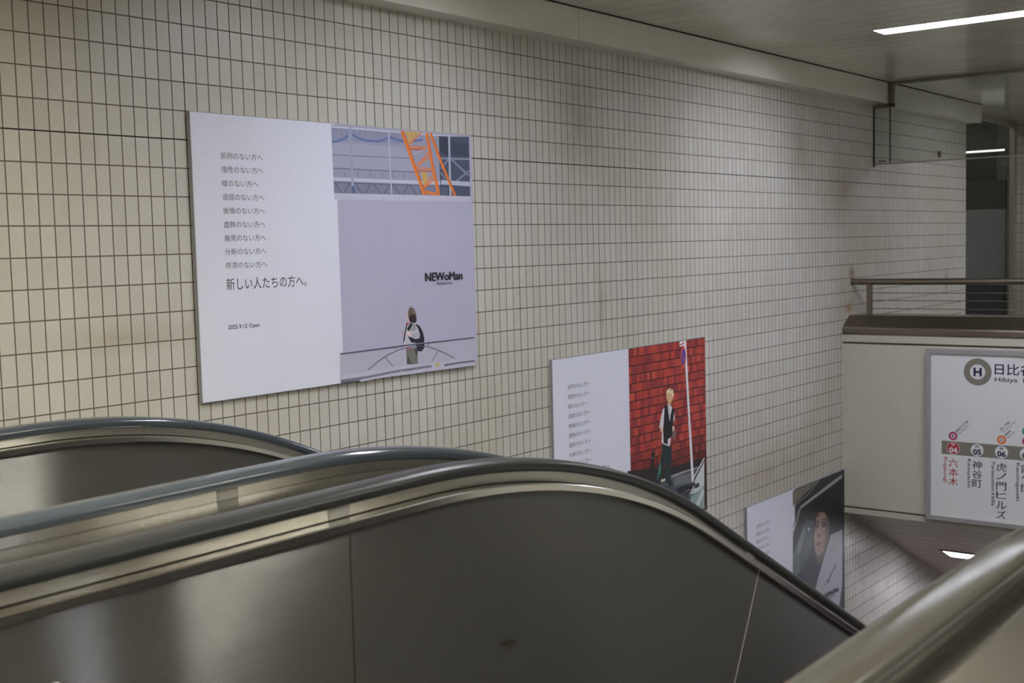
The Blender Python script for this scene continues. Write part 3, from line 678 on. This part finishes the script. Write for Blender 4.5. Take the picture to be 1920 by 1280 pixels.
bm = bmesh.new(); rod(bm, (7.06, -.012, 1.09), (7.06, -3.88, 1.09), .028, 20); build('top_rail', bm, M_capst, RT_, smooth=math.radians(40))
bm = bmesh.new(); rod(bm, (7.06, -.001, 1.09), (7.06, -.012, 1.09), .034, 20); build('wall_flange', bm, M_capst, RT_)
for y in (-.161, -1.95, -3.7): build('post', BX(((7.042, y-.022, .8004), (7.078, y+.022, 1.068))), M_capst, RT_, bevel=.002)
for z in (.992, .927, .857):
    bm = bmesh.new(); rod(bm, (7.06, -.17, z), (7.06, -3.7, z), .0032, 8); build('wire', bm, mat('wire_steel', (120, 106, 92), .4, .8), RT_)

# ------------------------------------------------------------------ railway line map sign
SG = empty('line_map_sign', (6.83, -.755, -.89), 'white framed railway line map sign hung on the parapet, right edge', 'sign')
YS0, YS1, ZS0, ZS1 = -.752, -3.0, -.888, .545
FRX = 6.785
def quadprism(bm, a, b, c, d, x0, x1):
    A = [bm.verts.new((x0, y, z)) for y, z in (a, b, c, d)]; B = [bm.verts.new((x1, y, z)) for y, z in (a, b, c, d)]
    for i in range(4): bm.faces.new((A[i], A[(i+1) % 4], B[(i+1) % 4], B[i]))
    bm.faces.new(A); bm.faces.new(B[::-1])
fi = .038
o4 = [(YS0, ZS1), (YS1, ZS1), (YS1, ZS0), (YS0, ZS0)]; i4 = [(YS0-fi, ZS1-fi), (YS1+fi, ZS1-fi), (YS1+fi, ZS0+fi), (YS0-fi, ZS0+fi)]
for i in range(4):
    bm = bmesh.new(); quadprism(bm, o4[i], o4[(i+1) % 4], i4[(i+1) % 4], i4[i], FRX, 6.846); build('frame', bm, M_alu, SG, bevel=.0015)
build('face_panel', BX(((6.800, YS1+fi, ZS0+fi), (6.84, YS0-fi, ZS1-fi))), M_sign, SG)
def SF(x): return lambda a, b: (x, a, b)
def disc(bm, y, z, r, x, n=40, r2=None):
    if r2 is None: bm.faces.new([bm.verts.new((x, y+r*math.cos(2*PI*i/n), z+r*math.sin(2*PI*i/n))) for i in range(n)])
    else:
        O = [bm.verts.new((x, y+r*math.cos(2*PI*i/n), z+r*math.sin(2*PI*i/n))) for i in range(n)]; I = [bm.verts.new((x, y+r2*math.cos(2*PI*i/n), z+r2*math.sin(2*PI*i/n))) for i in range(n)]
        for i in range(n): bm.faces.new((O[i], O[(i+1) % n], I[(i+1) % n], I[i]))
SX = 6.7996
M_lgrey = mat('line_grey', (128, 122, 114), .4); M_navy = mat('navy_ink', (28, 24, 72), .4); M_dk = mat('sign_black', (32, 30, 46), .4); M_red = mat('station_red', (182, 36, 52), .4)
bm = bmesh.new(); disc(bm, -1.167, .3665, .1105, SX, r2=.0612)
ls = o = build('line_symbol', bm, M_lgrey, SG); o['label'] = 'grey ring with the letter H'
bm = bmesh.new(); text_fit(bm, 'H', -1.134, .331, -1.200, .401, SF(SX), bold=.045); build('line_letter', bm, M_navy, ls, off=SG.location)
bm = bmesh.new(); text_fit(bm, '日比谷線', -1.301, .350, -1.705, .442, SF(SX), bold=.012); build('line_title', bm, M_navy, SG)
for wd, ya, yb, za in (('Hibiya', -1.303, -1.478, .284), ('Line', -1.520, -1.636, .296)):
    bm = bmesh.new(); text_fit(bm, wd, ya, za, yb, .331, SF(SX), bold=.012); build('line_subtitle', bm, M_dk, SG)
bm = bmesh.new(); bm.faces.new([bm.verts.new((SX, y, z)) for y, z in ((-.879, -.217), (-2.7, -.217), (-2.7, -.328), (-.879, -.328))]); build('line_bar', bm, M_lgrey, SG)
ST = [(-.974, '04', '六本木', 'Roppongi', M_red, .563), (-1.166, '05', '神谷町', 'Kamiyacho', M_navy, .594), (-1.358, '06', '虎ノ門ヒルズ', 'Toranomon Hills', M_navy, .719), (-1.550, '07', '霞ケ関', 'Kasumigaseki', M_navy, .659)]
for y, num, jp, en, m, zl in ST:
    bm = bmesh.new(); disc(bm, y, -.2745, .051, SX-.0004); sd = build('station_disc', bm, M_sign, SG)
    if num == '04':
        bm = bmesh.new(); disc(bm, y, -.2745, .0475, SX-.0008); build('red_disc', bm, M_red, sd, off=SG.location)['label'] = 'red disc of the current station'
    bm = bmesh.new(); im = M_sign if num == '04' else M_navy
    text_fit(bm, 'H', y+.012, -.256, y-.012, -.232, SF(SX-.0012), bold=.03); text_fit(bm, num, y+.033, -.313, y-.033, -.265, SF(SX-.0012), bold=.04); build('station_number', bm, im, sd, off=SG.location)
    bm = bmesh.new(); n = len(jp); ch = .0775
    zt = -.357
    for i, c in enumerate(jp):
        hh = .067 if c not in 'ノケヒ' else .058
        [text_fit(bm, c, y+.039+q_, zt-ch*i-hh-.006, y-.039+q_, zt-ch*i-.006, SF(SX-.00003*k)) for k, q_ in enumerate((-.0007, .0007))]
    build('station_name', bm, m, SG)
    for wd, za, zb_ in ([(en, -.351, -zl)] if ' ' not in en else [('Toranomon', -.351, -.598), ('Hills', -.616, -.719)]):
        bm = bmesh.new(); text_fit(bm, wd, y+(.084 if wd not in ('Toranomon', 'Hills') else .078), zb_, y+.050, za, SF(SX), rot=-PI/2, bold=.012); build('station_romaji', bm, m if num == '04' else M_dk, SG)
for y, z, col, ch in ((-.972, -.172, (176, 42, 112), 'E'), (-1.358, -.174, (226, 112, 44), 'G'), (-1.550, -.092, (60, 140, 110), 'C'), (-1.551, -.172, (176, 42, 112), 'M')):
    bm = bmesh.new(); disc(bm, y, z, .0355, SX, r2=.019); tr_ = build('transfer_ring', bm, mat('ring_%d_%s' % (col[0], ch), col, .4), SG)
    bm = bmesh.new(); text_fit(bm, ch, y+.009, z-.0115, y-.009, z+.0115, SF(SX), bold=.04); build('transfer_letter', bm, M_dk, tr_, off=SG.location)
def slanted(bm, body, y, z, length, height):
    v, f = text_geo(body, .01); x0 = min(p[0] for p in v); x1 = max(p[0] for p in v); y0 = min(p[1] for p in v); y1 = max(p[1] for p in v)
    c = math.cos(PI/4); V = []
    for px, py in v:
        a, b = (px-x0)/(x1-x0)*length, (py-y0)/(y1-y0)*height
        V.append(bm.verts.new((SX, y-(a*c-b*c), z+(a*c+b*c))))
    for g in f:
        try: bm.faces.new([V[i] for i in g])
        except ValueError: pass
for body, y, z, L, H in (('都営大江戸線', -1.004, -.142, .132, .021), ('Toei Oedo Line', -1.020, -.157, .112, .013), ('銀座線', -1.390, -.146, .062, .020), ('Ginza Line', -1.405, -.161, .080, .013), ('［虎ノ門駅', -1.352, -.105, .104, .021), ('Toranomon Sta.］', -1.372, -.116, .138, .015)):
    bm = bmesh.new(); slanted(bm, body, y, z, L, H); build('transfer_text', bm, M_dk, SG)

# ------------------------------------------------------------------ hanging glass smoke screen
GX = 7.57
gm = bpy.data.materials.new('screen_glass'); gm.use_nodes = True; MATS['screen_glass'] = gm
g = NG(gm); g.n.remove(g.n['Principled BSDF'])
tr = g.n.new('ShaderNodeBsdfTransparent'); tr.inputs[0].default_value = (.86, .88, .85, 1)
gl = g.n.new('ShaderNodeBsdfGlossy'); gl.inputs['Roughness'].default_value = .03
fr = g.n.new('ShaderNodeFresnel'); fr.inputs[0].default_value = 1.45; mx = g.n.new('ShaderNodeMixShader')
g.l.new(fr.outputs[0], mx.inputs[0]); g.l.new(tr.outputs[0], mx.inputs[1]); g.l.new(gl.outputs[0], mx.inputs[2]); g.l.new(mx.outputs[0], g.n['Material Output'].inputs[0])
GS = empty('smoke_screen', (GX, -.002, 2.13), 'clear glass smoke screen hanging below the ceiling in a thin metal frame', 'glass screen')
build('pane', BX(((GX-.003, -.149, 2.138), (GX+.003, -.008, 2.645))), gm, GS)
build('pane', BX(((GX-.003, -7.0, 2.138), (GX+.003, -.157, 2.835))), gm, GS)
M_fr = mat('screen_frame', (120, 116, 106), .4); M_jt = mat('screen_joint', (40, 38, 28), .5)
build('ceiling_track', BX(((GX-.03, -7.0, 2.832), (GX+.04, -.153, CEIL-.0005))), M_fr, GS)
build('beam_track', BX(((GX-.03, -.186, 2.640), (GX+.03, -.1495, 2.832)), ((GX-.03, -.186, 2.632), (GX+.03, -.004, 2.664))), M_fr, GS)
build('joint', BX(((GX-.004, -.157, 2.13), (GX+.004, -.149, 2.64))), M_jt, GS)
build('wall_channel', BX(((GX-.012, -.008, 2.11), (GX+.012, -.0008, 2.64))), M_jt, GS)
build('bottom_edge', BX(((GX-.007, -7.0, 2.128), (GX+.007, -.008, 2.139))), mat('screen_edge', (150, 150, 136), .4), GS)
build('maker_plate', BX(((GX-.005, -.115, 2.150), (GX-.0032, -.04, 2.166))), mat('plate_grey', (112, 116, 108), .5), GS)
q = 0
build('clip', BX(((GX-.008, -.61, 2.16), (GX+.008, -.58, 2.215))), mat('clip_grey', (120, 116, 104), .4), GS, bevel=.006)
